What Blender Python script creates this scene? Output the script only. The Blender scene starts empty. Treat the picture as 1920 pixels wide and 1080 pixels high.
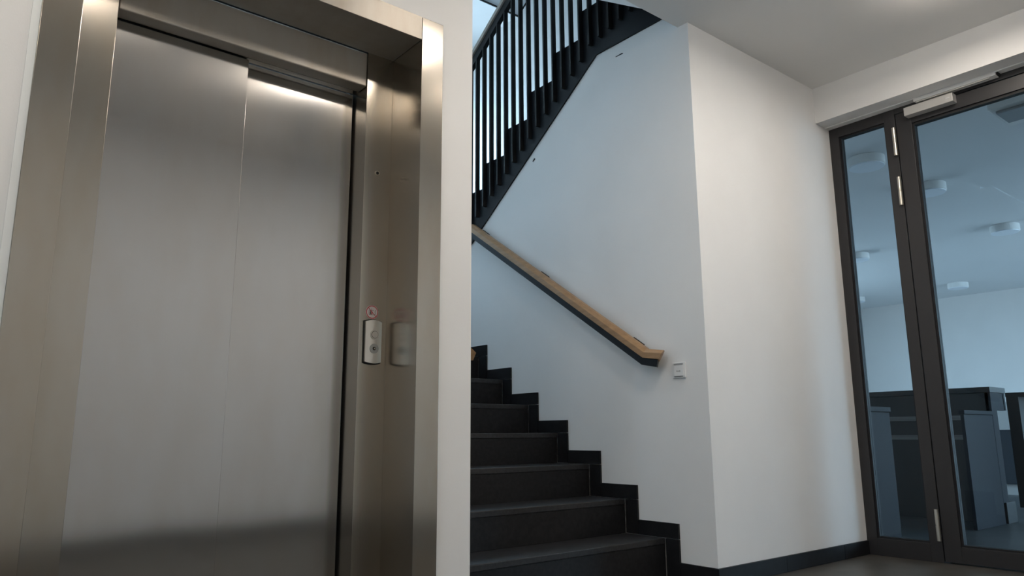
import bpy, bmesh, math, random
from mathutils import Vector, Matrix
random.seed(4)
S = bpy.context.scene
COL = S.collection
# ------------------------------------------------------------------ camera
yaw, pit, roll = math.radians(50.963), math.radians(11.168), math.radians(-0.345)
fw = Vector((math.cos(yaw) * math.cos(pit), math.sin(yaw) * math.cos(pit), math.sin(pit)))
rt = Vector((math.sin(yaw), -math.cos(yaw), 0))
up = rt.cross(fw)
r2 = rt * math.cos(roll) + up * math.sin(roll)
u2 = -rt * math.sin(roll) + up * math.cos(roll)
cam = bpy.data.cameras.new('camera'); cam.sensor_width = 36; cam.lens = 1390.28 / 1920 * 36
cam.clip_start = 0.02; cam.clip_end = 200
co = bpy.data.objects.new('camera', cam); COL.objects.link(co)
co.matrix_world = Matrix(((r2.x, u2.x, -fw.x, 0), (r2.y, u2.y, -fw.y, 0), (r2.z, u2.z, -fw.z, 0.71), (0, 0, 0, 1)))
S.camera = co
# ------------------------------------------------------------------ world, exposure
w = bpy.data.worlds.new('sky'); S.world = w; w.use_nodes = True
bg = w.node_tree.nodes['Background']
bg.inputs['Strength'].default_value = 14.5
_n = w.node_tree.nodes; _tc = _n.new('ShaderNodeTexCoord'); _sx = _n.new('ShaderNodeSeparateXYZ'); _cr = _n.new('ShaderNodeValToRGB')
_mr = _n.new('ShaderNodeMapRange'); _mr.inputs['From Min'].default_value = -1.0; _mr.inputs['From Max'].default_value = 1.0
_cr.color_ramp.elements[0].position = 0.49; _cr.color_ramp.elements[0].color = (0.29, 0.39, 0.48, 1)      # ground
_cr.color_ramp.elements[1].position = 0.51; _cr.color_ramp.elements[1].color = (0.54, 0.775, 1.0, 1)       # overcast sky
for _a, _b in ((_tc.outputs['Generated'], _sx.inputs[0]), (_sx.outputs['Z'], _mr.inputs['Value']), (_mr.outputs[0], _cr.inputs['Fac']), (_cr.outputs['Color'], bg.inputs['Color'])):
    w.node_tree.links.new(_a, _b)
S.view_settings.view_transform = 'Standard'; S.view_settings.look = 'None'
S.view_settings.gamma = 1; S.view_settings.use_curve_mapping = False
S.view_settings.exposure = 0.0
LAMP = 62.0
S.cycles.max_bounces = 10
S.cycles.sample_clamp_indirect = 5

def portal(name, loc, rot, sx, sy):
    L = bpy.data.lights.new(name, 'AREA'); L.shape = 'RECTANGLE'; L.size = sx; L.size_y = sy
    o = bpy.data.objects.new(name, L); COL.objects.link(o); o.location = loc; o.rotation_euler = rot
    L.cycles.is_portal = True; L.energy = 0
    return o

# ------------------------------------------------------------------ materials
def mat(name, color, rough=0.5, metal=0.0, noise=0.0, nscale=8.0, bump=0.0, bscale=200.0, aniso=0.0, stretch=None, spec=None, col2=None, lo=0.35, hi=0.65):
    m = bpy.data.materials.new(name); m.use_nodes = True
    nt = m.node_tree; b = nt.nodes['Principled BSDF']
    b.inputs['Base Color'].default_value = (*color, 1); b.inputs['Roughness'].default_value = rough
    b.inputs['Metallic'].default_value = metal
    if spec is not None: b.inputs['Specular IOR Level'].default_value = spec
    tc = nt.nodes.new('ShaderNodeTexCoord'); mp = nt.nodes.new('ShaderNodeMapping')
    nt.links.new(tc.outputs['Object'], mp.inputs['Vector'])
    if stretch: mp.inputs['Scale'].default_value = stretch
    if noise > 0 or col2:
        n = nt.nodes.new('ShaderNodeTexNoise'); n.inputs['Scale'].default_value = nscale; n.inputs['Detail'].default_value = 6
        nt.links.new(mp.outputs[0], n.inputs['Vector'])
        cr = nt.nodes.new('ShaderNodeValToRGB')
        c2 = col2 if col2 else tuple(c * (1 - noise) for c in color)
        cr.color_ramp.elements[0].position = lo; cr.color_ramp.elements[1].position = hi
        cr.color_ramp.elements[0].color = (*c2, 1); cr.color_ramp.elements[1].color = (*color, 1)
        nt.links.new(n.outputs['Fac'], cr.inputs['Fac']); nt.links.new(cr.outputs['Color'], b.inputs['Base Color'])
    if bump > 0:
        n2 = nt.nodes.new('ShaderNodeTexNoise'); n2.inputs['Scale'].default_value = bscale; n2.inputs['Detail'].default_value = 3
        nt.links.new(mp.outputs[0], n2.inputs['Vector'])
        bp = nt.nodes.new('ShaderNodeBump'); bp.inputs['Strength'].default_value = bump; bp.inputs['Distance'].default_value = 0.002
        nt.links.new(n2.outputs['Fac'], bp.inputs['Height']); nt.links.new(bp.outputs[0], b.inputs['Normal'])
    return m

def steel_mat(name, color, rough, wave=0.35, smudge=0.18, axis='Z', aniso=0.75):
    m = bpy.data.materials.new(name); m.use_nodes = True
    nt = m.node_tree; b = nt.nodes['Principled BSDF']; L = nt.links.new
    b.inputs['Metallic'].default_value = 1.0
    b.inputs['Anisotropic'].default_value = aniso
    tn = nt.nodes.new('ShaderNodeTangent'); tn.direction_type = 'RADIAL'; tn.axis = axis; L(tn.outputs[0], b.inputs['Tangent'])
    tc = nt.nodes.new('ShaderNodeTexCoord')
    # warm smudges and rub marks
    mp = nt.nodes.new('ShaderNodeMapping'); mp.inputs['Scale'].default_value = (5.0, 5.0, 1.4); L(tc.outputs['Object'], mp.inputs['Vector'])
    n = nt.nodes.new('ShaderNodeTexNoise'); n.inputs['Scale'].default_value = 1.6; n.inputs['Detail'].default_value = 7; n.inputs['Roughness'].default_value = 0.6
    L(mp.outputs[0], n.inputs['Vector'])
    cr = nt.nodes.new('ShaderNodeValToRGB'); cr.color_ramp.elements[0].position = 0.3; cr.color_ramp.elements[1].position = 0.62
    cr.color_ramp.elements[0].color = (color[0] * (1 - smudge * .6), color[1] * (1 - smudge), color[2] * (1 - smudge * 1.5), 1)
    cr.color_ramp.elements[1].color = (*color, 1)
    L(n.outputs['Fac'], cr.inputs['Fac']); L(cr.outputs['Color'], b.inputs['Base Color'])
    mr = nt.nodes.new('ShaderNodeMapRange'); mr.inputs['To Min'].default_value = rough * 1.25; mr.inputs['To Max'].default_value = rough * 0.85
    L(n.outputs['Fac'], mr.inputs['Value']); L(mr.outputs[0], b.inputs['Roughness'])
    # fine vertical grain plus the gentle waviness of sheet metal
    mg = nt.nodes.new('ShaderNodeMapping'); mg.inputs['Scale'].default_value = (600, 600, 6); L(tc.outputs['Object'], mg.inputs['Vector'])
    g = nt.nodes.new('ShaderNodeTexNoise'); g.inputs['Scale'].default_value = 1.0; g.inputs['Detail'].default_value = 1; L(mg.outputs[0], g.inputs['Vector'])
    b1 = nt.nodes.new('ShaderNodeBump'); b1.inputs['Strength'].default_value = 0.03; b1.inputs['Distance'].default_value = 0.0008
    L(g.outputs['Fac'], b1.inputs['Height'])
    wv = nt.nodes.new('ShaderNodeTexNoise'); wv.inputs['Scale'].default_value = 1.7; wv.inputs['Detail'].default_value = 1; L(tc.outputs['Object'], wv.inputs['Vector'])
    b2 = nt.nodes.new('ShaderNodeBump'); b2.inputs['Strength'].default_value = wave; b2.inputs['Distance'].default_value = 0.02
    L(wv.outputs['Fac'], b2.inputs['Height']); L(b2.outputs[0], b.inputs['Normal'])
    return m

def glass_mat(name, tint, ior=1.5):
    m = bpy.data.materials.new(name); m.use_nodes = True
    nt = m.node_tree; nt.nodes.clear(); L = nt.links.new
    o = nt.nodes.new('ShaderNodeOutputMaterial'); t = nt.nodes.new('ShaderNodeBsdfTransparent'); t.inputs['Color'].default_value = (*tint, 1)
    g = nt.nodes.new('ShaderNodeBsdfGlossy'); g.inputs['Roughness'].default_value = 0.01
    fr = nt.nodes.new('ShaderNodeFresnel'); fr.inputs['IOR'].default_value = ior
    mx = nt.nodes.new('ShaderNodeMixShader')
    ge = nt.nodes.new('ShaderNodeNewGeometry'); ma = nt.nodes.new('ShaderNodeMath'); ma.operation = 'SUBTRACT'; ma.inputs[0].default_value = 1
    mb = nt.nodes.new('ShaderNodeMath'); mb.operation = 'MULTIPLY'     # surface reflection on the entering face only: the thin pane has no refraction
    L(ge.outputs['Backfacing'], ma.inputs[1]); L(fr.outputs[0], mb.inputs[0]); L(ma.outputs[0], mb.inputs[1])
    L(mb.outputs[0], mx.inputs[0]); L(t.outputs[0], mx.inputs[1]); L(g.outputs[0], mx.inputs[2]); L(mx.outputs[0], o.inputs['Surface'])
    return m

def emit_mat(name, color, strength):
    m = bpy.data.materials.new(name); m.use_nodes = True
    b = m.node_tree.nodes['Principled BSDF']
    b.inputs['Base Color'].default_value = (0.8, 0.8, 0.8, 1)
    b.inputs['Emission Color'].default_value = (*color, 1); b.inputs['Emission Strength'].default_value = strength
    return m

M = dict(
    wall=mat('wall_paint', (0.86, 0.85, 0.835), 0.75, noise=0.03, nscale=3, bump=0.12, bscale=180),
    ceil=mat('ceiling_paint', (0.83, 0.82, 0.80), 0.85, noise=0.02, nscale=2, bump=0.08, bscale=150),
    stairwall=mat('stair_wall_paint', (0.78, 0.755, 0.735), 0.75, noise=0.03, nscale=3, bump=0.12, bscale=180),
    floor=mat('slate_floor', (0.085, 0.078, 0.068), 0.42, noise=0.45, nscale=5, bump=0.25, bscale=40),
    roomfloor=mat('room_floor', (0.07, 0.08, 0.088), 0.38, noise=0.45, nscale=2.5, bump=0.2, bscale=30),
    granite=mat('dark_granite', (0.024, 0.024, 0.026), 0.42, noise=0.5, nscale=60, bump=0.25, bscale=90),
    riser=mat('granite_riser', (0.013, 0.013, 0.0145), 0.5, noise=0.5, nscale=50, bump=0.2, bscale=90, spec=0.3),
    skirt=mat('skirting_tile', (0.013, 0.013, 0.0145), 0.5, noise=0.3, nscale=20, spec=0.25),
    grout=mat('grout', (0.20, 0.19, 0.17), 0.9),
    steel=steel_mat('brushed_steel_frame', (0.45, 0.42, 0.375), 0.20, 0.06, 0.12),
    headsteel=steel_mat('brushed_steel_header', (0.46, 0.43, 0.385), 0.48, 0.04, 0.12, 'X', 0.55),
    doorsteel=steel_mat('brushed_steel_door', (0.49, 0.48, 0.465), 0.165, 0.10, 0.07, 'Z', 0.88),
    panelsteel=steel_mat('satin_call_panel', (0.62, 0.58, 0.52), 0.3, 0.0, 0.05),
    gap=mat('shadow_gap', (0.01, 0.009, 0.008), 0.8),
    chrome=mat('hinge_steel', (0.62, 0.575, 0.50), 0.30, 1.0),
    blacksteel=mat('black_powder_coat', (0.008, 0.0095, 0.0125), 0.5, spec=0.3),
    bar=mat('black_bar_paint', (0.0035, 0.004, 0.005), 0.6),
    alu=mat('anthracite_aluminium', (0.023, 0.022, 0.0235), 0.42),
    gasket=mat('rubber_gasket', (0.004, 0.004, 0.005), 0.6),
    wood=mat('oak', (0.40, 0.235, 0.115), 0.42, col2=(0.31, 0.175, 0.08), nscale=9, stretch=(6, 0.6, 6), bump=0.08, bscale=30),
    white=mat('white_plastic', (0.80, 0.80, 0.79), 0.4),
    silver=mat('silver_paint', (0.50, 0.49, 0.47), 0.42, 0.2),
    greyline=mat('grey_print', (0.12, 0.12, 0.13), 0.6),
    glass=glass_mat('door_glass', (0.91, 0.94, 0.945), 1.3),
    winglass=glass_mat('window_glass', (0.93, 0.96, 0.97), 1.45),
    lamp=emit_mat('lamp_diffuser', (1.0, 0.905, 0.80), LAMP), lampside=emit_mat('lamp_side', (1.0, 0.905, 0.80), LAMP * .05),
    opal=mat('opal_cover', (0.80, 0.84, 0.90), 0.35),
    counter=mat('anthracite_laminate', (0.020, 0.022, 0.024), 0.5),
    counter2=mat('daylit_laminate', (0.024, 0.029, 0.037), 0.6, spec=0.15),  # lit end faces: bluish daylight put into the laminate colour
    navy=mat('navy_laminate', (0.05, 0.065, 0.085), 0.5),
    red=mat('sign_red', (0.42, 0.03, 0.035), 0.5),
    signwhite=mat('sign_white', (0.62, 0.56, 0.54), 0.5),
    signblack=mat('sign_black', (0.03, 0.02, 0.02), 0.5),
)

# ------------------------------------------------------------------ mesh helpers
def bm_box(bm, x0, x1, y0, y1, z0, z1):
    v = [bm.verts.new((x, y, z)) for x in (x0, x1) for y in (y0, y1) for z in (z0, z1)]
    for f in ((0, 1, 3, 2), (4, 6, 7, 5), (0, 4, 5, 1), (2, 3, 7, 6), (0, 2, 6, 4), (1, 5, 7, 3)):
        bm.faces.new([v[i] for i in f])

def bm_prism(bm, pts, axis, a0, a1):
    """extrude polygon (2D) along axis; the 2D coords are the two other axes in order"""
    def P(p, a):
        if axis == 'x': return (a, p[0], p[1])
        if axis == 'y': return (p[0], a, p[1])
        return (p[0], p[1], a)
    A = [bm.verts.new(P(p, a0)) for p in pts]; B = [bm.verts.new(P(p, a1)) for p in pts]
    bm.faces.new(A); bm.faces.new(B[::-1]); n = len(pts)
    for i in range(n):
        bm.faces.new((A[i], B[i], B[(i + 1) % n], A[(i + 1) % n]))

def bm_cyl(bm, c, axis, r, h0, h1, n=32, r1=None):
    r1 = r if r1 is None else r1
    def P(a, rr, h):
        u, v = rr * math.cos(a), rr * math.sin(a)
        if axis == 'z': return (c[0] + u, c[1] + v, h)
        if axis == 'y': return (c[0] + u, h, c[2] + v)
        return (h, c[1] + u, c[2] + v)
    A = [bm.verts.new(P(2 * math.pi * i / n, r, h0)) for i in range(n)]
    B = [bm.verts.new(P(2 * math.pi * i / n, r1, h1)) for i in range(n)]
    bm.faces.new(A); bm.faces.new(B[::-1])
    for i in range(n): bm.faces.new((A[i], B[i], B[(i + 1) % n], A[(i + 1) % n]))

def finish(name, bm, m, parent=None, bevel=0.0, smooth=False, seg=2):
    bmesh.ops.recalc_face_normals(bm, faces=bm.faces[:])
    me = bpy.data.meshes.new(name); bm.to_mesh(me); bm.free()
    me.materials.append(m if not isinstance(m, str) else M[m])
    o = bpy.data.objects.new(name, me); COL.objects.link(o)
    if parent is not None: o.parent = parent
    if bevel > 0:
        md = o.modifiers.new('bevel', 'BEVEL'); md.width = bevel; md.segments = seg; md.limit_method = 'ANGLE'; md.angle_limit = math.radians(30)
    if smooth:
        for p in me.polygons: p.use_smooth = True
        if bevel == 0:
            try:
                me.set_sharp_from_angle(angle=math.radians(40))
            except Exception: pass
    return o

def box(name, b, m, parent=None, bevel=0.0, seg=2):
    """b in the parent's own coordinates"""
    bm = bmesh.new(); bm_box(bm, *b)
    return finish(name, bm, m, parent, bevel, seg=seg)

def tag(o, label=None, cat=None, group=None, kind=None):
    if label: o['label'] = label
    if cat: o['category'] = cat
    if group: o['group'] = group
    if kind: o['kind'] = kind
    return o

def root(name, loc, label=None, cat=None, group=None, kind=None):
    o = bpy.data.objects.new(name, None); COL.objects.link(o); o.location = loc; o.empty_display_size = 0.1
    return tag(o, label, cat, group, kind)

def rel(b, L):
    return (b[0] - L[0], b[1] - L[0], b[2] - L[1], b[3] - L[1], b[4] - L[2], b[5] - L[2])

def wbox(name, b, m, parent, bevel=0.0, seg=2):
    """box given in world coordinates under a parent that only has a location"""
    L = parent.location
    return box(name, rel(b, L), m, parent, bevel, seg)

# ------------------------------------------------------------------ key dimensions
YW = 2.268            # wall that holds the lift and, further right, the beige wall
XS = 3.088            # stair wall face
XD = 4.550            # glass door face
XL = 4.387            # lintel face
ZC = 2.92             # lobby ceiling
YB = -0.50            # wall behind the camera
XLE = -3.2            # far left of the lobby
YV = 2.335            # edge of the stair opening in the slab
YF = 6.50             # far stairwell wall
XR = 4.48             # right stairwell wall
ZT = 7.2
STR = 'structure'

# ------------------------------------------------------------------ floor and ceilings
tag(box('floor', (XLE - .2, 4.62, YB - .2, YW + .1, -0.2, 0), 'floor'), 'dark grey stone floor of the lobby', kind=STR)
tag(box('floor', (1.5, 4.62, YW + .1, YF + .2, -0.2, 0), 'floor'), 'dark floor under the stairs', kind=STR)
tag(box('floor', (4.62, 13.6, -1.7, 7.2, -0.2, 0), 'roomfloor'), 'bluish grey floor of the room behind the glass door', kind=STR)
bm = bmesh.new()
bm_prism(bm, [(XLE - .2, YB - .2), (4.62, YB - .2), (4.62, YW), (XS, YW), (XS, YV), (1.64, YV), (1.64, YW), (XLE - .2, YW)], 'z', ZC, 3.54)
tag(finish('ceiling', bm, 'ceil'), 'pale grey lobby ceiling ending at the stair opening', kind=STR)
tag(box('ceiling', (4.62, 13.6, -1.7, 7.2, ZC, ZC + .3), mat('room_ceiling', (0.74, 0.745, 0.75), 0.85, noise=0.02, nscale=2)), 'flat ceiling of the room behind the glass door', kind=STR)
tag(box('ceiling', (1.4, 4.8, 0.3, YF + .2, ZT, ZT + .2), 'wall'), 'topmost ceiling over the stairwell', kind=STR)

# ------------------------------------------------------------------ walls
bm = bmesh.new()
EX0, EX1, EZ = 0.165, 1.488, 2.307
bm_box(bm, XLE, EX0 + .03, YW + .004, YW + .14, 0, ZC)
bm_box(bm, EX1 - .03, 1.64, YW + .004, YW + .14, 0, ZC)
bm_box(bm, EX0 + .03, EX1 - .03, YW + .004, YW + .14, EZ - .03, ZC)
tag(finish('wall_front', bm, 'wall'), 'white plastered wall around the lift entrance', kind=STR)
tag(box('wall_stair_left', (1.5, 1.64, YW + .14, YF, 0, ZT), 'wall'), kind=STR)
bm = bmesh.new()   # the wall below the upper flight, blueish in daylight
bm_prism(bm, [(YW + .12, 0), (YF, 0), (YF, 1.60), (5.00, 1.60), (4.253, 2.135), (2.954, 3.075), (YW + .12, 3.075)], 'x', XS, XS + .11)
tag(finish('wall_stair_right', bm, 'wall'), 'smooth wall beside the lower stair flight', kind=STR)
tag(box('wall_right', (XS, 4.62, YW, YW + .12, 0, 3.54), 'wall'), 'short beige lit wall between stairs and glass door', kind=STR)
tag(box('wall_lintel', (XL, 4.62, 0.70, YW, 2.68, ZC), 'wall'), 'white lintel above the glass door', kind=STR)
tag(box('wall_door_side', (XL, 4.62, YB, 0.70, 0, ZC), 'wall'), kind=STR)
tag(box('wall_back', (XLE, XL, YB - .15, YB, 0, ZC), 'wall'), kind=STR)
bm = bmesh.new(); WL = (.45, .80, .1, 2.2)
bm_box(bm, XLE - .15, XLE, YB, WL[0], 0, ZC); bm_box(bm, XLE - .15, XLE, WL[1], YW, 0, ZC)
bm_box(bm, XLE - .15, XLE, WL[0], WL[1], 0, WL[2]); bm_box(bm, XLE - .15, XLE, WL[0], WL[1], WL[3], ZC)
tag(finish('wall_left', bm, 'wall'), kind=STR)
# stairwell shell
WF = (2.55, 4.47, 1.9, 4.3)     # far window, unseen, added to supply the stairwell's daylight
bm = bmesh.new()
bm_box(bm, 1.64, WF[0], YF, YF + .2, 0, ZT); bm_box(bm, WF[1], XR + .14, YF, YF + .2, 0, ZT)
bm_box(bm, WF[0], WF[1], YF, YF + .2, 0, WF[2]); bm_box(bm, WF[0], WF[1], YF, YF + .2, WF[3], ZT)
tag(finish('wall_stair_far', bm, 'wall'), kind=STR)
bm = bmesh.new()
bm_box(bm, XR, XR + .14, YW + .12, YF, 0, ZT)
tag(finish('wall_stairwell', bm, 'wall'), 'pale stairwell wall seen between the black bars', kind=STR)
tag(box('wall_upper', (1.5, XR + .14, 0.3, 0.45, 3.54, ZT), 'wall'), kind=STR)
tag(box('wall_upper_right', (XR, XR + .14, 0.45, YW + .12, 3.54, ZT), 'wall'), kind=STR)
tag(box('wall_upper_left', (1.5, 1.64, 0.45, YW + .14, 3.54, ZT), 'wall'), kind=STR)

def window(name, axis, at, a0, a1, z0, z1, mull):
    """frame ring, mullions, panes; axis = wall normal"""
    r = root(name, (0, 0, 0), kind=STR)
    def bb(a, b, c, d, e0, e1):
        return (e0, e1, a, b, c, d) if axis == 'x' else (a, b, e0, e1, c, d)
    t = .06
    bm = bmesh.new()
    bm_box(bm, *bb(a0, a0 + t, z0, z1, at, at + .07)); bm_box(bm, *bb(a1 - t, a1, z0, z1, at, at + .07))
    bm_box(bm, *bb(a0 + t, a1 - t, z0, z0 + t, at, at + .07)); bm_box(bm, *bb(a0 + t, a1 - t, z1 - t, z1, at, at + .07))
    finish('window_frame', bm, 'white', r)
    for f in mull:
        c = a0 + (a1 - a0) * f
        box('mullion', bb(c - .03, c + .03, z0 + t, z1 - t, at, at + .07), 'white', r)
    box('pane', bb(a0 + t, a1 - t, z0 + t, z1 - t, at + .03, at + .036), 'winglass', r)
    return r
window('window_5', 'x', XLE - .11, *WL, ())  # added window out of view, brightens the lower lobby walls
portal('daylight_portal', (XLE - .25, (WL[0] + WL[1]) / 2, (WL[2] + WL[3]) / 2), (0, -math.pi / 2, 0), WL[3] - WL[2], WL[1] - WL[0])
window('window_1', 'y', YF + .08, *WF, (0.5,))
portal('daylight_portal', ((WF[0] + WF[1]) / 2, YF + .3, (WF[2] + WF[3]) / 2), (-math.pi / 2, 0, 0), WF[1] - WF[0], WF[3] - WF[2])

# upper landing soffit and the two flights overhead
tag(box('ceiling_landing', (1.64, XR, 5.40, YF, 4.98, 5.20), 'wall'), 'underside of the upper landing', kind=STR)
sl = 0.655
bm = bmesh.new()
bm_prism(bm, [(YV, 2.92), (5.40, 2.92 + (5.40 - YV) * sl + .03), (5.40, 5.19), (YV, 3.16)], 'x', 1.64, 2.79)
tag(finish('ceiling_flight', bm, 'wall'), 'sloping plaster underside of the flight above', kind=STR)
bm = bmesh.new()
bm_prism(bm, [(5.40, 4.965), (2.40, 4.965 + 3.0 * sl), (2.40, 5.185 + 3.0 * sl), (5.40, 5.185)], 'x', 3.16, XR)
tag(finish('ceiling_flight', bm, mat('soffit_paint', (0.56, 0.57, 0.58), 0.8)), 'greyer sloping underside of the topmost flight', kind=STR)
tag(box('trim_1', (3.12, XR, 5.385, 5.40, 4.962, 4.985), 'gap'), 'thin dark joint line in the stairwell soffit', kind=STR)
bm = bmesh.new(); bm_prism(bm, [(5.39, 4.962), (5.39, 4.98), (2.4, 4.98 + 3 * sl - .0), (2.4, 4.962 + 3 * sl)], 'x', XR - .014, XR)
tag(finish('trim_2', bm, 'gap'), 'thin dark joint between sloping soffit and stairwell wall', kind=STR)

# ------------------------------------------------------------------ room behind the glass
RX0, RX1, RY0, RY1 = 4.62, 13.4, -1.5, 7.0
tag(box('wall_room_far', (RX1, RX1 + .2, RY0, RY1, 0, ZC), 'stairwall'), 'pale far wall of the room behind glass', kind=STR)
tag(box('wall_room_near', (4.62, 4.74, YW, RY1, 0, ZC), 'stairwall'), kind=STR)
tag(box('wall_room_near_low', (4.62, 4.74, RY0, 0.70, 0, ZC), 'stairwall'), kind=STR)
wins = [(8.6, 10.8), (11.0, 13.2)]  # unseen windows added to supply the room's daylight
bm = bmesh.new(); x = RX0
for a, b in wins:
    bm_box(bm, x, a, RY0 - .2, RY0, 0, ZC); bm_box(bm, a, b, RY0 - .2, RY0, 0, .15); bm_box(bm, a, b, RY0 - .2, RY0, 2.8, ZC); x = b
bm_box(bm, x, RX1 + .2, RY0 - .2, RY0, 0, ZC)
tag(finish('wall_room_window_side', bm, 'stairwall'), kind=STR)
wl = [(8.6, 10.6)]  # added opposite window, out of view, to brighten the room
bm = bmesh.new(); x = RX0
for a, b in wl:
    bm_box(bm, x, a, RY1, RY1 + .2, 0, ZC); bm_box(bm, a, b, RY1, RY1 + .2, 0, .15); bm_box(bm, a, b, RY1, RY1 + .2, 2.8, ZC); x = b
bm_box(bm, x, RX1 + .2, RY1, RY1 + .2, 0, ZC)
tag(finish('wall_room_left', bm, 'stairwall'), kind=STR)
for i, (a, b) in enumerate(wl):
    window('window_%d' % (i + 2), 'y', RY1 + .06, a, b, .15, 2.8, (0.5,))
    portal('daylight_portal', ((a + b) / 2, RY1 + .3, 1.47), (-math.pi / 2, 0, 0), b - a, 2.65)
for i, (a, b) in enumerate(wins):
    window('window_%d' % (i + 3), 'y', RY0 - .13, a, b, .15, 2.8, (0.5,))
    portal('daylight_portal', ((a + b) / 2, RY0 - .3, 1.47), (math.pi / 2, 0, 0), b - a, 2.65)

# ------------------------------------------------------------------ lower stair flight
RUN, RISE, N1Y, Z0 = 0.266, 0.1757, 2.5695, 0.0145
SX0, SX1 = 1.642, XS - .014
st = root('staircase', (SX0, N1Y, 0), 'black granite staircase rising beside the handrail wall', 'staircase')
def zt(k): return Z0 + RISE * k
for k in range(1, 11):
    y = N1Y + (k - 1) * RUN
    z0 = 0 if k == 1 else zt(k - 1)
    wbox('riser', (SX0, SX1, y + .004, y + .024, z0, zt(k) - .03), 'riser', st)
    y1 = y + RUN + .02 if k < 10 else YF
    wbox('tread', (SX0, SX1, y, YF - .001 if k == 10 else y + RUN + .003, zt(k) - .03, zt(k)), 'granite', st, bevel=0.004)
bm = bmesh.new()   # concrete body under the steps
pts = [(N1Y + .03, 0)]
for k in range(1, 11):
    y = N1Y + (k - 1) * RUN
    pts += [(y + .03, zt(k) - .032), (y + RUN + .024 if k < 10 else YF - .001, zt(k) - .032)]
    if k < 10: pts[-1] = (y + RUN + .03, zt(k) - .032)
pts += [(YF - .001, 1.5), (5.0, 1.5), (2.9, 0)]
bm_prism(bm, [(p[0] - N1Y, p[1]) for p in pts], 'x', 0.004, SX1 - SX0 - .004)
finish('stair_body', bm, 'gap', st)

# zigzag skirting on the stair wall
sk = root('baseboard_stair', (XS, N1Y, 0), 'stepped black tile skirting along the stair wall', kind=STR)
g = .0015; SKW = .085
for k in range(1, 11):
    y = N1Y + (k - 1) * RUN
    y1 = y + RUN - SKW if k < 10 else YF
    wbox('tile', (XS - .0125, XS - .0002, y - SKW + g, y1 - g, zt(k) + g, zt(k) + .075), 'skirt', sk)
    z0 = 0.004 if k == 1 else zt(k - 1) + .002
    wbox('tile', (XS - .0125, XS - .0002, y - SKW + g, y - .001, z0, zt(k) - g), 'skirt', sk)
wbox('tile', (XS - .0125, XS - .0002, YW - .0, N1Y - SKW - g, 0.002, .08), 'skirt', sk)
# straight skirting along the beige wall
sb = root('baseboard_right', (XS, YW, 0), 'black tile skirting below the short beige wall', kind=STR)
xj = [XS - .0125, 3.658, 4.258, 4.55]
for a, b in zip(xj[:-1], xj[1:]):
    wbox('tile', (a + (g if a > 3.1 else 0), b - g, YW - .0125, YW - .0002, .002, .08), 'skirt', sb)
bb = root('baseboard_back', (0, YB, 0), kind=STR)
for i in range(13):
    a = XLE + i * .6
    wbox('tile', (a + g, min(a + .6, XL) - g, YB, YB + .012, .002, .08), 'skirt', bb)
bb = root('baseboard_front', (0, YW, 0), kind=STR)
wbox('tile', (EX1 + .002, 1.64, YW - .0085, YW + .0035, .002, .08), 'skirt', bb)
for i in range(4):
    a = EX0 - .004 - (i + 1) * .6
    wbox('tile', (a + g, a + .6 - g, YW - .0085, YW + .0035, .002, .08), 'skirt', bb)

# ------------------------------------------------------------------ upper flight with stringer
UR, UJ, UZ = 0.2588, 0.1815, 3.004       # run, rise, tread level after the jump at Y=3.609
uf = root('upper_stair_flight', (3.05, 5.1, 1.75), 'black steel edged upper stair flight rising toward the ceiling', 'staircase')
L = uf.location
poly = [(5.162, 1.55), (4.253, 2.185), (2.954, 3.017), (2.345, 3.017), (2.345, 3.545)]
lev = []
for j in range(-6, 4):                   # j=0 is the jump at 3.609
    y = 3.609 - j * UR; lev.append((y, UZ + j * UJ - UJ, UZ + j * UJ))
pts = [(2.345, 3.55)]
for (y, zl, zu) in reversed(lev):
    pts += [(y, zu), (y, zl)]
pts += [(5.30, lev[0][1]), (5.30, 1.33)]
low = [(4.253, 2.085), (2.954, 3.017), (2.345, 3.017)]
ply = pts + low
bm = bmesh.new()
bm_prism(bm, [(p[0] - L.y, p[1] - L.z) for p in ply], 'x', 3.076 - L.x, 3.0875 - L.x)
finish('stringer', bm, 'blacksteel', uf)
for (y, zl, zu) in lev:
    wbox('tread', (3.0885, XR - .002, y - UR, y + .0, zu - .035, zu - .002), 'granite', uf)
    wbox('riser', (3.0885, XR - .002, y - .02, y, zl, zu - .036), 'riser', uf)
bm = bmesh.new()
bm_prism(bm, [(5.2 - L.y, 1.76 - L.z), (2.5 - L.y, 3.50 - L.z), (2.5 - L.y, 3.32 - L.z), (5.2 - L.y, 1.58 - L.z)], 'x', 3.21 - L.x, XR - .004 - L.x)
finish('stair_body', bm, 'wall', uf)
tag(box('floor', (3.0885, XR, 5.18, YF, 1.55, 1.74), 'floor'), 'half landing floor', kind=STR)

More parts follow.
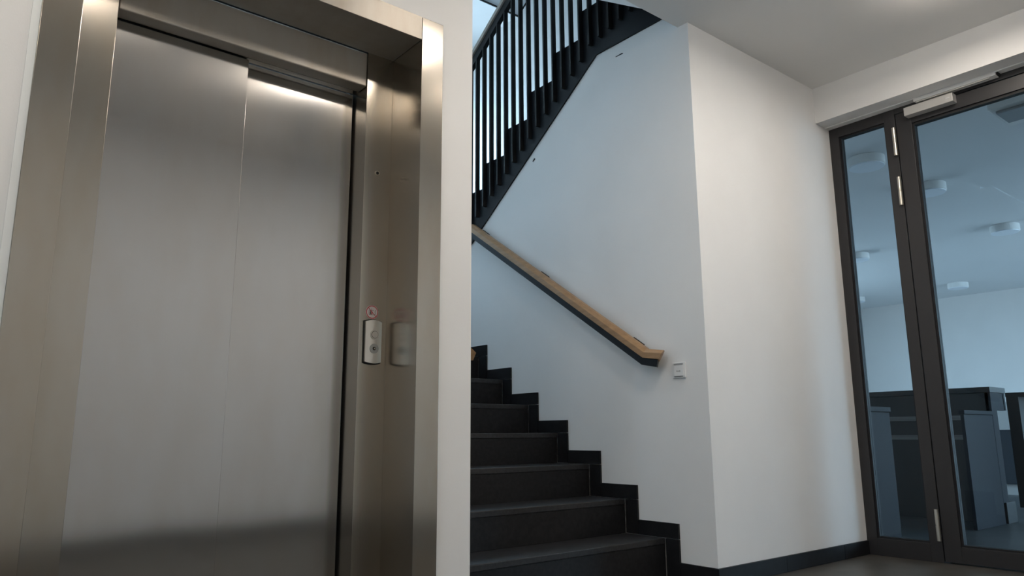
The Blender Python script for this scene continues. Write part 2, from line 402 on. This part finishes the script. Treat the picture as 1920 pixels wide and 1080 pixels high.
# balustrade: flat bars fixed to the stringer, black flat band, timber top rail
ba = root('balustrade', (3.05, 4.2, 2.6), 'black vertical bar balustrade with timber rail along the upper flight', 'railing')
L = ba.location
def rail_z(y): return 3.512 + (4.249 - y) * .695
def botz(y):
    if y > 3.02: return 3.06 + (3.02 - y) * .69 - .012
    return 3.06 + (3.02 - y) * .22 + .02
bt = .0125
base = None
yy = 4.156 + .0863 * 9
i = 0
while yy > 2.42:
    z0 = botz(yy); z1 = rail_z(yy) - .06
    me_box = box('baluster', (3.0420 - L.x, 3.0755 - L.x, yy - bt - L.y, yy - L.y, z0 - L.z, z1 - L.z), 'bar', ba)
    yy -= .0845; i += 1
y0r, y1r = 5.05, 2.36
def strip(name, parent, xs, profile_lo, profile_hi, m, ya=None, yb=None, bevel=0):
    ya = y0r if ya is None else ya; yb = y1r if yb is None else yb
    bm = bmesh.new()
    P = [(ya, rail_z(ya) + profile_lo), (yb, rail_z(yb) + profile_lo), (yb, rail_z(yb) + profile_hi), (ya, rail_z(ya) + profile_hi)]
    L = parent.location
    bm_prism(bm, [(p[0] - L.y, p[1] - L.z) for p in P], 'x', xs[0] - L.x, xs[1] - L.x)
    return finish(name, bm, m, parent, bevel)
strip('rail_band', ba, (3.043, 3.077), -.085, -.0165, 'bar')
strip('top_rail', ba, (3.028, 3.092), -.016, .022, mat('daylit_grey_oak', (0.42, 0.37, 0.31), 0.5, noise=.2, nscale=10), bevel=.003)  # oak with the grey of bluish daylight put into its colour

# ------------------------------------------------------------------ wall handrail
def handrail(X0, X1, Yend, Zend, Ykink, Zkink, slope, Ytop, label, sign=1, wallx=XS):
    """X0 = free face, X1 = face toward the wall"""
    r = root('handrail', ((X0 + X1) / 2, Yend, Zend), label, 'handrail', None)
    L = r.location
    Ztop = Zkink + (Ytop - Ykink) * slope
    path = [(Yend, Zend), (Ykink, Zkink), (Ytop, Ztop)]
    a = math.atan(slope)
    def offs(h):
        # offset path downwards by h, mitred
        t = math.tan(a / 2)
        return [(path[0][0], path[0][1] - h), (path[1][0] + h * t, path[1][1] - h), (path[2][0] + h * math.sin(a), path[2][1] - h * math.cos(a))]
    s = 1 if X1 > X0 else -1
    ch = .022
    prof = [(X0, .047), (X0, .018), (X0 + s * ch, 0), (X1 - s * .008, 0), (X1, .008), (X1, .047)]
    bm = bmesh.new(); rings = []
    for i in range(3):
        ring = []
        for (x, h) in prof:
            y, z = offs(h)[i]
            if i == 0: y += h * .70 + abs(x - X0) * .65      # undercut, skewed end face
            ring.append(bm.verts.new((x - L.x, y - L.y, z - L.z)))
        rings.append(ring)
    n = len(prof)
    for i in range(2):
        for j in range(n):
            bm.faces.new((rings[i][j], rings[i + 1][j], rings[i + 1][(j + 1) % n], rings[i][(j + 1) % n]))
    bm.faces.new(rings[0]); bm.faces.new(rings[2][::-1])
    bm_box(bm, min(X1 - s * .01, wallx - s * .0005) - L.x, max(X1 - s * .01, wallx - s * .0005) - L.x, .105, .145, -.048, -.006)   # return to the wall
    finish('wooden_rail', bm, 'wood', r, bevel=.0015)
    prof = [(X0 + s * .006, .083), (X0 + s * .006, .0475), (X1 - s * .006, .0475), (X1 - s * .006, .083)]
    bm = bmesh.new(); rings = []
    for i in range(3):
        ring = []
        for (x, h) in prof:
            y, z = offs(h)[i]
            if i == 0: y += .030 + h * .25 + abs(x - X0) * .65
            ring.append(bm.verts.new((x - L.x, y - L.y, z - L.z)))
        rings.append(ring)
    for i in range(2):
        for j in range(4):
            bm.faces.new((rings[i][j], rings[i + 1][j], rings[i + 1][(j + 1) % 4], rings[i][(j + 1) % 4]))
    bm.faces.new(rings[0]); bm.faces.new(rings[2][::-1])
    finish('steel_bar', bm, 'blacksteel', r)
    for yb in (Ykink + .110, Ykink + .874, Ykink + 1.5):
        zb = Zkink + (yb - Ykink) * slope
        bm = bmesh.new()
        hw = .036
        # plate on the wall, its tip showing above the rail
        P = [(yb - hw, zb - hw * slope - .013), (yb + hw, zb + hw * slope - .013), (yb + hw, zb + hw * slope - .09), (yb - hw, zb - hw * slope - .09)]
        xa, xb = (wallx - s * .006, wallx - s * .0003)
        bm_prism(bm, [(p[0] - L.y, p[1] - L.z) for p in P], 'x', xa - L.x, xb - L.x)
        xa, xb = (X1 - s * .01, wallx - s * .006)
        P = [(yb - .02, zb - .05), (yb + .02, zb - .024), (yb + .02, zb - .045), (yb - .02, zb - .071)]
        bm_prism(bm, [(p[0] - L.y, p[1] - L.z) for p in P], 'x', xa - L.x, xb - L.x)
        finish('wall_bracket', bm, 'blacksteel', r)
    return r
handrail(2.995, 3.050, 2.462, 1.133, 2.592, 1.150, .662, 4.17, 'oak handrail with black underside on the stair wall, bent at its lower end')
handrail(1.735, 1.680, 2.354, 1.046, 2.48, 1.064, .662, 4.80, 'oak handrail end just peeking out beside the lift wall edge', wallx=1.64)

# small marks left on the stair wall under the stringer
def mark(name, y, z, ln, th, ang, label, m='blacksteel'):
    bm = bmesh.new(); c, s_ = math.cos(ang), math.sin(ang)
    P = [(-ln, -th), (ln, -th * .3), (ln, th * .3), (-ln * .8, th)]
    bm_prism(bm, [(p[0] * c - p[1] * s_, p[0] * s_ + p[1] * c) for p in P], 'x', -.003, 0)
    o = finish(name, bm, m); o.location = (XS - .0004, y, z)
    return tag(o, label, 'wall peg', None)
mark('metal_peg', 2.77, 3.005 - .065, .030, .0035, 0.0, 'short dark slot mark on the stair wall under the level stringer')
mark('metal_peg', 3.565, 2.515, .014, .006, math.radians(-35), 'small dark peg on the stair wall beside the sloping stringer')

# ------------------------------------------------------------------ wall switch
sw = root('wall_switch', (XS, 2.44, 1.03), 'white square wall switch beside the handrail end', 'switch')
yc, zc = 2.437, 1.0297
wbox('cover_plate', (XS - .009, XS - .0003, yc - .041, yc + .041, zc - .041, zc + .041), 'white', sw, bevel=.003)
wbox('rocker', (XS - .0125, XS - .009, yc - .029, yc + .029, zc - .031, zc + .024), 'white', sw, bevel=.002)
wbox('label_strip', (XS - .0115, XS - .009, yc - .029, yc + .029, zc + .027, zc + .035), mat('pale_grey', (0.35, 0.36, 0.37), .5), sw)
wbox('print_mark', (XS - .0130, XS - .0125, yc - .010, yc + .010, zc - .0055, zc - .0040), 'greyline', sw)
wbox('print_mark', (XS - .0130, XS - .0125, yc - .0110, yc - .0095, zc - .0085, zc - .001), 'greyline', sw)
wbox('print_mark', (XS - .0130, XS - .0125, yc + .0095, yc + .0110, zc - .0085, zc - .001), 'greyline', sw)
wbox('shadow_line', (XS - .0128, XS - .009, yc - .027, yc + .027, zc - .033, zc - .0312), 'greyline', sw)

# ------------------------------------------------------------------ lift entrance
el = root('lift_entrance', (0.83, YW, 0), 'brushed steel lift entrance with closed two panel sliding door', 'lift door')
YC = 2.478
wbox('frame_stile', (EX0, 0.262, YW - .010, YC, 0, EZ), 'steel', el, bevel=.0012)
wbox('frame_stile', (1.391, EX1, YW - .010, YC, 0, EZ), 'steel', el, bevel=.0012)
wbox('frame_header', (0.2632, 1.3898, YW - .010, YC, 2.212, EZ), 'headsteel', el, bevel=.0012)
wbox('side_casing', (EX0 - .021, EX0 - .0005, YW - .003, YW + .0035, 0, EZ), mat('caulk_strip', (0.86, 0.88, 0.87), .5), el)
wbox('side_panel', (0.20, 0.385, YC, YC + .115, 0, 2.30), 'steel', el, bevel=.001)
wbox('side_panel', (1.2765, 1.45, YC, YC + .118, 0, 2.30), 'steel', el, bevel=.001)
wbox('header_panel', (0.3865, 1.2750, YC + .001, YC + .066, 2.066, 2.2085), 'headsteel', el, bevel=.005, seg=3)
wbox('track_cover', (0.3865, 1.2750, YC + .0685, YC + .101, 2.068, 2.20), 'steel', el)
wbox('shadow_gap', (0.20, 1.45, YC + .16, YC + .19, 0, 2.40), 'gap', el)
wbox('shadow_gap', (0.262, 1.392, YC + .012, YC + .02, 2.209, 2.40), 'gap', el)
wbox('shadow_gap', (1.262, 1.279, YC + .118, YC + .158, 0, 2.20), 'gap', el)
d1 = wbox('door_panel', (0.386, 0.832, 2.548, 2.572, 0.008, 2.062), 'doorsteel', el, bevel=.0012)
d2 = wbox('door_panel', (0.815, 1.268, 2.583, 2.607, 0.008, 2.066), 'doorsteel', el, bevel=.0012)
wbox('sill', (0.387, 1.276, YC - .1, YC + .15, -.004, .006), 'steel', el)
# small round indicator on the right column
bm = bmesh.new(); bm_cyl(bm, (1.332 - .83, 0, 1.717), 'y', .010, YC - .003 - YW, YC - YW, 20)
finish('indicator_ring', bm, 'chrome', el)
bm = bmesh.new(); bm_cyl(bm, (1.332 - .83, 0, 1.717), 'y', .006, YC - .005 - YW, YC - .003 - YW, 20)
finish('indicator_lens', bm, 'gap', el)

# call panel: convex plate with arched ends
cp = root('call_panel', (1.331, YC - .0004, 1.052), 'curved steel lift call panel with button and key switch', 'call panel')
def arch_plate(wd, h, arch, d_edge, d_mid, m, name, parent, yoff=0.0, n=14):
    bm = bmesh.new(); F, Bk = [], []
    rows = 6
    grid = []
    for iz in range(rows + 1):
        row = []
        for ix in range(n + 1):
            u = -1 + 2 * ix / n; x = u * wd / 2
            zh = h / 2 + arch * (1 - u * u)
            z = -zh + 2 * zh * iz / rows
            y = -(d_edge + (d_mid - d_edge) * (1 - u * u)) + yoff
            row.append(bm.verts.new((x, y, z)))
        grid.append(row)
    back = [[bm.verts.new((v.co.x, yoff, v.co.z)) for v in row] for row in grid]
    for iz in range(rows):
        for ix in range(n):
            bm.faces.new((grid[iz][ix], grid[iz][ix + 1], grid[iz + 1][ix + 1], grid[iz + 1][ix]))
            bm.faces.new((back[iz][ix], back[iz + 1][ix], back[iz + 1][ix + 1], back[iz][ix + 1]))
    for iz in range(rows):
        bm.faces.new((grid[iz][0], grid[iz + 1][0], back[iz + 1][0], back[iz][0]))
        bm.faces.new((grid[iz][n], back[iz][n], back[iz + 1][n], grid[iz + 1][n]))
    for ix in range(n):
        bm.faces.new((grid[0][ix], back[0][ix], back[0][ix + 1], grid[0][ix + 1]))
        bm.faces.new((grid[rows][ix], grid[rows][ix + 1], back[rows][ix + 1], back[rows][ix]))
    return finish(name, bm, m, parent, smooth=True)
arch_plate(.074, .158, .006, .0035, .0035, 'gap', 'back_plate', cp)
arch_plate(.067, .150, .006, .0100, .0165, 'panelsteel', 'face_plate', cp, yoff=-.0035)
def ring(name, parent, cx, cz, r0, r1, y0, y1, m, n=32):
    bm = bmesh.new(); V = []
    for i in range(n):
        a = 2 * math.pi * i / n; c, s_ = math.cos(a), math.sin(a)
        V.append([bm.verts.new((cx + r * c, y, cz + r * s_)) for r, y in ((r0, y0), (r1, y0), (r1, y1), (r0, y1))])
    for i in range(n):
        j = (i + 1) % n
        for k in range(4):
            bm.faces.new((V[i][k], V[i][(k + 1) % 4], V[j][(k + 1) % 4], V[j][k]))
    return finish(name, bm, m, parent, smooth=True)
def disc(name, parent, cx, cz, r, y0, y1, m, n=32):
    bm = bmesh.new(); bm_cyl(bm, (cx, 0, cz), 'y', r, y0, y1, n)
    return finish(name, bm, m, parent, smooth=True)
fy = -.0200
ring('button_ring', cp, .001, .026, .0140, .0185, fy - .002, fy + .004, 'panelsteel')
disc('button', cp, .001, .026, .0125, fy - .003, fy + .004, 'panelsteel')
disc('button_gap', cp, .001, .026, .0138, fy - .0016, fy + .004, 'gap')
ring('key_ring', cp, .0, -.026, .0070, .0180, fy - .002, fy + .004, mat('key_ring_grey', (0.42, 0.42, 0.40), .4, .7))
disc('key_cylinder', cp, .0, -.026, .0065, fy - .0005, fy + .004, 'gap')
disc('key_plug', cp, .001, -.026, .0028, fy - .003, fy + .002, 'chrome')

# round sticker: people in a lift, crossed out
sx = root('prohibition_sticker', (1.3285, YC, 1.1655), 'round red and white no lift sticker above the call panel', 'sticker')
R_ = .0262
disc('sticker_disc', sx, 0, 0, R_, -.0010, -.0002, 'signwhite')
ring('red_ring', sx, 0, 0, R_ * .83, R_ * .95, -.0013, -.0010, 'red')
def plate(name, x0, x1, z0, z1, m, rot=0.0, d=.0003, y=-.0010):
    bm = bmesh.new(); cx, cz = (x0 + x1) / 2, (z0 + z1) / 2; hx, hz = (x1 - x0) / 2, (z1 - z0) / 2
    P = []
    for a, b in ((-hx, -hz), (hx, -hz), (hx, hz), (-hx, hz)):
        P.append((cx + a * math.cos(rot) - b * math.sin(rot), cz + a * math.sin(rot) + b * math.cos(rot)))
    bm_prism(bm, P, 'y', y - d, y)
    return finish(name, bm, m, sx)
plate('lift_frame', -.0125, .0065, .0060, .0070, 'signblack')
plate('lift_frame', -.0125, .0065, -.0105, -.0095, 'signblack')
plate('lift_frame', -.0135, -.0127, -.0100, .0070, 'signblack')
plate('lift_rope', -.0035, -.0026, .0070, .0130, 'signblack')
for px, pm in ((-.0075, 'signblack'), (-.0010, 'red')):
    plate('figure', px - .0022, px + .0022, -.0090, .0015, pm)
    bm = bmesh.new(); bm_cyl(bm, (px, 0, .0035), 'y', .0018, -.0013, -.0010, 12); finish('figure', bm, pm, sx)
for q in range(4):
    plate('flame_mark', .0110 + (q % 2) * .0015, .0140 + (q % 2) * .0015, -.0085 + q * .0045, -.0060 + q * .0045, 'signblack', rot=.5)
plate('red_slash', -R_ * .86, R_ * .86, -.0011, .0011, 'red', rot=math.radians(-45), d=.0004)

# ------------------------------------------------------------------ glass door with side light
DT = 2.69
dr = root('door_1', (XD, 1.5, 0), 'anthracite framed glass door with a narrow side light', kind=STR)
def fr(name, y0, y1, z0, z1, m='alu', x0=XD, x1=XD + .07, bevel=.0015, parent=dr):
    return wbox(name, (x0, x1, y0, y1, z0, z1), m, parent, bevel)
YL0 = 0.70
fr('frame_post', 2.205, 2.2672, 0, DT); fr('frame_post', 1.846, 1.910, 0, DT)
fr('frame_rail', 1.910, 2.205, 2.607, DT); fr('frame_rail', 1.910, 2.205, 0, .098)
fr('frame_rail', YL0 + .07, 1.846, 2.640, DT); fr('frame_post', YL0, YL0 + .07, 0, DT)
# gaskets and pane of the side light
fr('glazing_bead', 2.193, 2.205, .098, 2.607, 'gasket', XD + .012, XD + .05, 0); fr('glazing_bead', 1.910, 1.918, .098, 2.607, 'gasket', XD + .012, XD + .05, 0)
fr('glazing_bead', 1.918, 2.193, 2.597, 2.607, 'gasket', XD + .012, XD + .05, 0); fr('glazing_bead', 1.918, 2.193, .098, .108, 'gasket', XD + .012, XD + .05, 0)
fr('glass_pane', 1.918, 2.193, .108, 2.597, 'glass', XD + .028, XD + .034, 0)
# leaf
lf = fr('door_leaf', 1.752, 1.840, .008, 2.634)
def lfb(name, y0, y1, z0, z1, m='alu', x0=XD - .0, x1=XD + .066, bevel=.0015):
    return box(name, (x0 - XD, x1 - XD, y0 - 1.5, y1 - 1.5, z0, z1), m, lf, bevel)
lfb('leaf_rail', .862, 1.752, 2.552, 2.634); lfb('leaf_rail', .862, 1.752, .008, .093); lfb('leaf_post', .776, .862, .008, 2.634)
lfb('glazing_bead', 1.740, 1.752, .093, 2.552, 'gasket', XD + .012, XD + .05, 0); lfb('glazing_bead', .862, 1.740, 2.537, 2.552, 'gasket', XD + .012, XD + .05, 0)
lfb('glazing_bead', .862, 1.740, .093, .103, 'gasket', XD + .012, XD + .05, 0)
lfb('glass_pane', .862, 1.740, .103, 2.537, 'glass', XD + .028, XD + .034, 0)
lfb('door_handle', .80, .83, .85, 1.35, 'chrome', XD - .06, XD - .035, .004)
for za, zb in ((2.368, 2.546), (2.052, 2.230), (.118, .287)):
    bm = bmesh.new(); zm = (za + zb) / 2
    bm_cyl(bm, (XD - .020 - XD, 1.851 - 1.5), 'z', .0115, za, zm - .002, 20)
    bm_cyl(bm, (XD - .020 - XD, 1.851 - 1.5), 'z', .0115, zm + .002, zb, 20)
    bm_cyl(bm, (XD - .020 - XD, 1.851 - 1.5), 'z', .009, zm - .002, zm + .002, 16)
    bm_box(bm, -.016, .001, 1.851 - .005 - 1.5, 1.851 + .005 - 1.5, za + .02, zb - .02)
    h = finish('hinge', bm, 'chrome', dr, smooth=True)
tag(box('trim_3', (4.55, 4.58, 2.2674, 2.2679, 0.08, 2.68), 'wall'), kind=STR)
tag(box('trim_4', (4.500, 4.5495, .705, 2.2675, 2.6735, 2.6798), 'white'), 'thin white seal strip over the glass door frame', kind=STR)
# closer
cl = root('door_closer', (4.50, 1.63, 2.61), 'silver door closer with slide rail at top of glass door', 'door closer')
wbox('closer_body', (4.492, 4.549, 1.492, 1.766, 2.583, 2.636), 'silver', cl, bevel=.003)
wbox('slide_rail', (4.495, 4.549, 1.268, 1.706, 2.655, 2.672), 'white', cl, bevel=.002)
wbox('closer_arm', (4.500, 4.512, 1.30, 1.69, 2.648, 2.654), 'silver', cl)
wbox('end_cap', (4.508, 4.549, 1.258, 1.2675, 2.660, 2.680), 'gap', cl)
wbox('logo_plate', (4.4912, 4.492, 1.505, 1.530, 2.607, 2.613), 'white', cl)

# ------------------------------------------------------------------ ceiling lamps
def lamp(x, y, m, label=None, group=None, r=.14):
    o = root('ceiling_lamp', (x, y, ZC), label, 'lamp', group)
    bm = bmesh.new(); bm_cyl(bm, (0, 0), 'z', r, -.0005, -.074, 48)
    finish('lamp_housing', bm, 'lampside' if m == 'lamp' else 'white', o, bevel=.004)
    bm = bmesh.new(); bm_cyl(bm, (0, 0), 'z', r * .96, -.0745, -.082, 48, r1=r * .94)
    finish('diffuser', bm, m, o, smooth=True)
    return o
lamp(3.69, 1.175, 'lamp', 'bright warm round ceiling lamp in the lobby, cut by the top edge')
lamp(2.76, 1.175, 'lamp', 'lobby lamp nearer the lift, above the frame')
lamp(1.84, 1.150, 'lamp', 'lobby lamp in front of the lift, above the frame')
lamp(0.20, 1.200, 'lamp', 'lobby lamp left of the lift, outside the frame')
lamp(-1.5, 1.000, 'lamp', 'added lobby lamp farthest left, outside the frame')  # unseen lamp added to brighten the left wall
# lamps
RL = 'switched-off round lamps in the room behind the glass'
for (x, y, lab) in ((5.90, 2.65, 'round unlit ceiling lamp nearest, seen through the narrow side light'),
                    (7.02, 2.62, 'round unlit ceiling lamp highest in the wide door pane'),
                    (9.12, 2.69, 'round unlit ceiling lamp at the right edge of the door pane'),
                    (9.14, 4.34, 'second round unlit ceiling lamp down the narrow side light'),
                    (12.2, 4.31, 'small distant round unlit lamp near the far wall in the door pane'),
                    (12.15, 5.86, 'smallest distant round unlit lamp low in the narrow side light')):
    lamp(x, y, 'opal', lab, RL)
# boxy air unit under the room ceiling
au = root('ceiling_projector', (5.3, 1.3, ZC), 'white boxy unit under the ceiling behind the door glass', 'projector')
wbox('housing', (5.22, 5.62, .95, 1.545, 2.745, 2.87), 'white', au, bevel=.006)
wbox('bottom_cover', (5.275, 5.50, 1.0, 1.515, 2.725, 2.7445), mat('grey_plastic', (0.33, 0.36, 0.38), .5), au, bevel=.004)
wbox('ceiling_mount', (5.36, 5.46, 1.15, 1.25, 2.8705, ZC - .0005), 'white', au)

# ------------------------------------------------------------------ furniture behind the glass
ct = root('high_counter', (6.95, 3.2, 0), 'long dark bar counter with slotted front vents behind the glass', 'counter')
Yc0, Yc1, cz = 2.26, 4.15, 1.065
wbox('worktop', (6.78, 7.12, Yc0, Yc1, cz - .045, cz), 'counter', ct, bevel=.002)
wbox('front_panel', (6.79, 6.815, Yc0 + .02, Yc1, 0.0, cz - .046), 'counter', ct)
wbox('end_leg', (6.79, 6.90, Yc0 + .005, Yc0 + .045, .16, cz - .046), 'counter2', ct)
wbox('end_leg', (6.90, 7.06, Yc0 + .005, Yc0 + .045, .88, cz - .046), 'counter2', ct)
wbox('end_leg', (7.078, 7.11, Yc0 + .005, Yc0 + .045, .88, cz - .046), 'counter2', ct)
wbox('foot', (6.83, 7.03, Yc0, Yc0 + .10, 0, .16), 'counter', ct, bevel=.002)
for (ya, yb) in ((2.845, 3.14), (2.492, 2.60)):
    for zc_ in (.823, .664):
        b_ = wbox('vent', (6.784, 6.7895, ya, yb, zc_ - .020, zc_ + .020), mat('vent_grey', (0.10, 0.105, 0.11), .5), ct)
        for q in (-.012, 0, .012):
            o = box('slat', (6.780 - 6.95, 6.784 - 6.95, ya + .006 - 3.2, yb - .006 - 3.2, zc_ + q - .003, zc_ + q + .003), mat('slat_grey', (0.20, 0.205, 0.21), .5) if 'slat_grey' not in bpy.data.materials else bpy.data.materials['slat_grey'], b_)
sc = root('end_screen', (6.64, 2.38, 0), 'daylight tinted upright panel in front of the long bar counter', 'panel')
wbox('panel', (6.205, 6.777, 2.262, 2.287, .0, .838), 'counter2', sc, bevel=.002)
wbox('top_cap', (6.199, 6.779, 2.254, 2.295, .841, .870), 'counter2', sc, bevel=.002)
s2 = root('end_screen', (5.1, 2.45, 0), 'daylight tinted upright panel behind the narrow side light', 'panel')
wbox('panel', (4.95, 5.365, 2.43, 2.455, 0, .845), 'counter2', s2, bevel=.002)
wbox('top_cap', (4.95, 5.375, 2.422, 2.463, .849, .882), 'counter2', s2, bevel=.002)
tb = root('high_table', (8.2, 2.2, 0), 'dark high table with panel legs at the right frame edge', 'table')
wbox('tabletop', (8.0, 8.5, 1.1, 2.545, 1.025, 1.065), 'counter', tb, bevel=.002)
wbox('leg', (8.0, 8.30, 2.44, 2.54, .03, 1.024), 'counter', tb)
wbox('leg', (8.31, 8.36, 2.44, 2.54, .03, 1.024), 'counter2', tb)
wbox('leg', (8.0, 8.34, 1.15, 1.25, .03, 1.024), 'counter', tb)
wbox('foot_bar', (8.0, 8.34, 1.252, 2.438, 0, .05), 'white', tb)
cb = root('low_cabinet', (10.2, 2.4, 0), 'white topped navy sideboard seen under the high table', 'cabinet')
wbox('upper_door', (9.90, 10.3, 1.2, 3.45, .735, 1.045), 'white', cb, bevel=.003)
wbox('body', (9.905, 10.3, 1.2, 3.45, .12, .73), 'navy', cb, bevel=.003)
wbox('plinth', (9.93, 10.28, 1.25, 3.4, 0, .118), 'white', cb)

for o in bpy.data.objects:
    if o.type == 'LIGHT': o['kind'] = STR
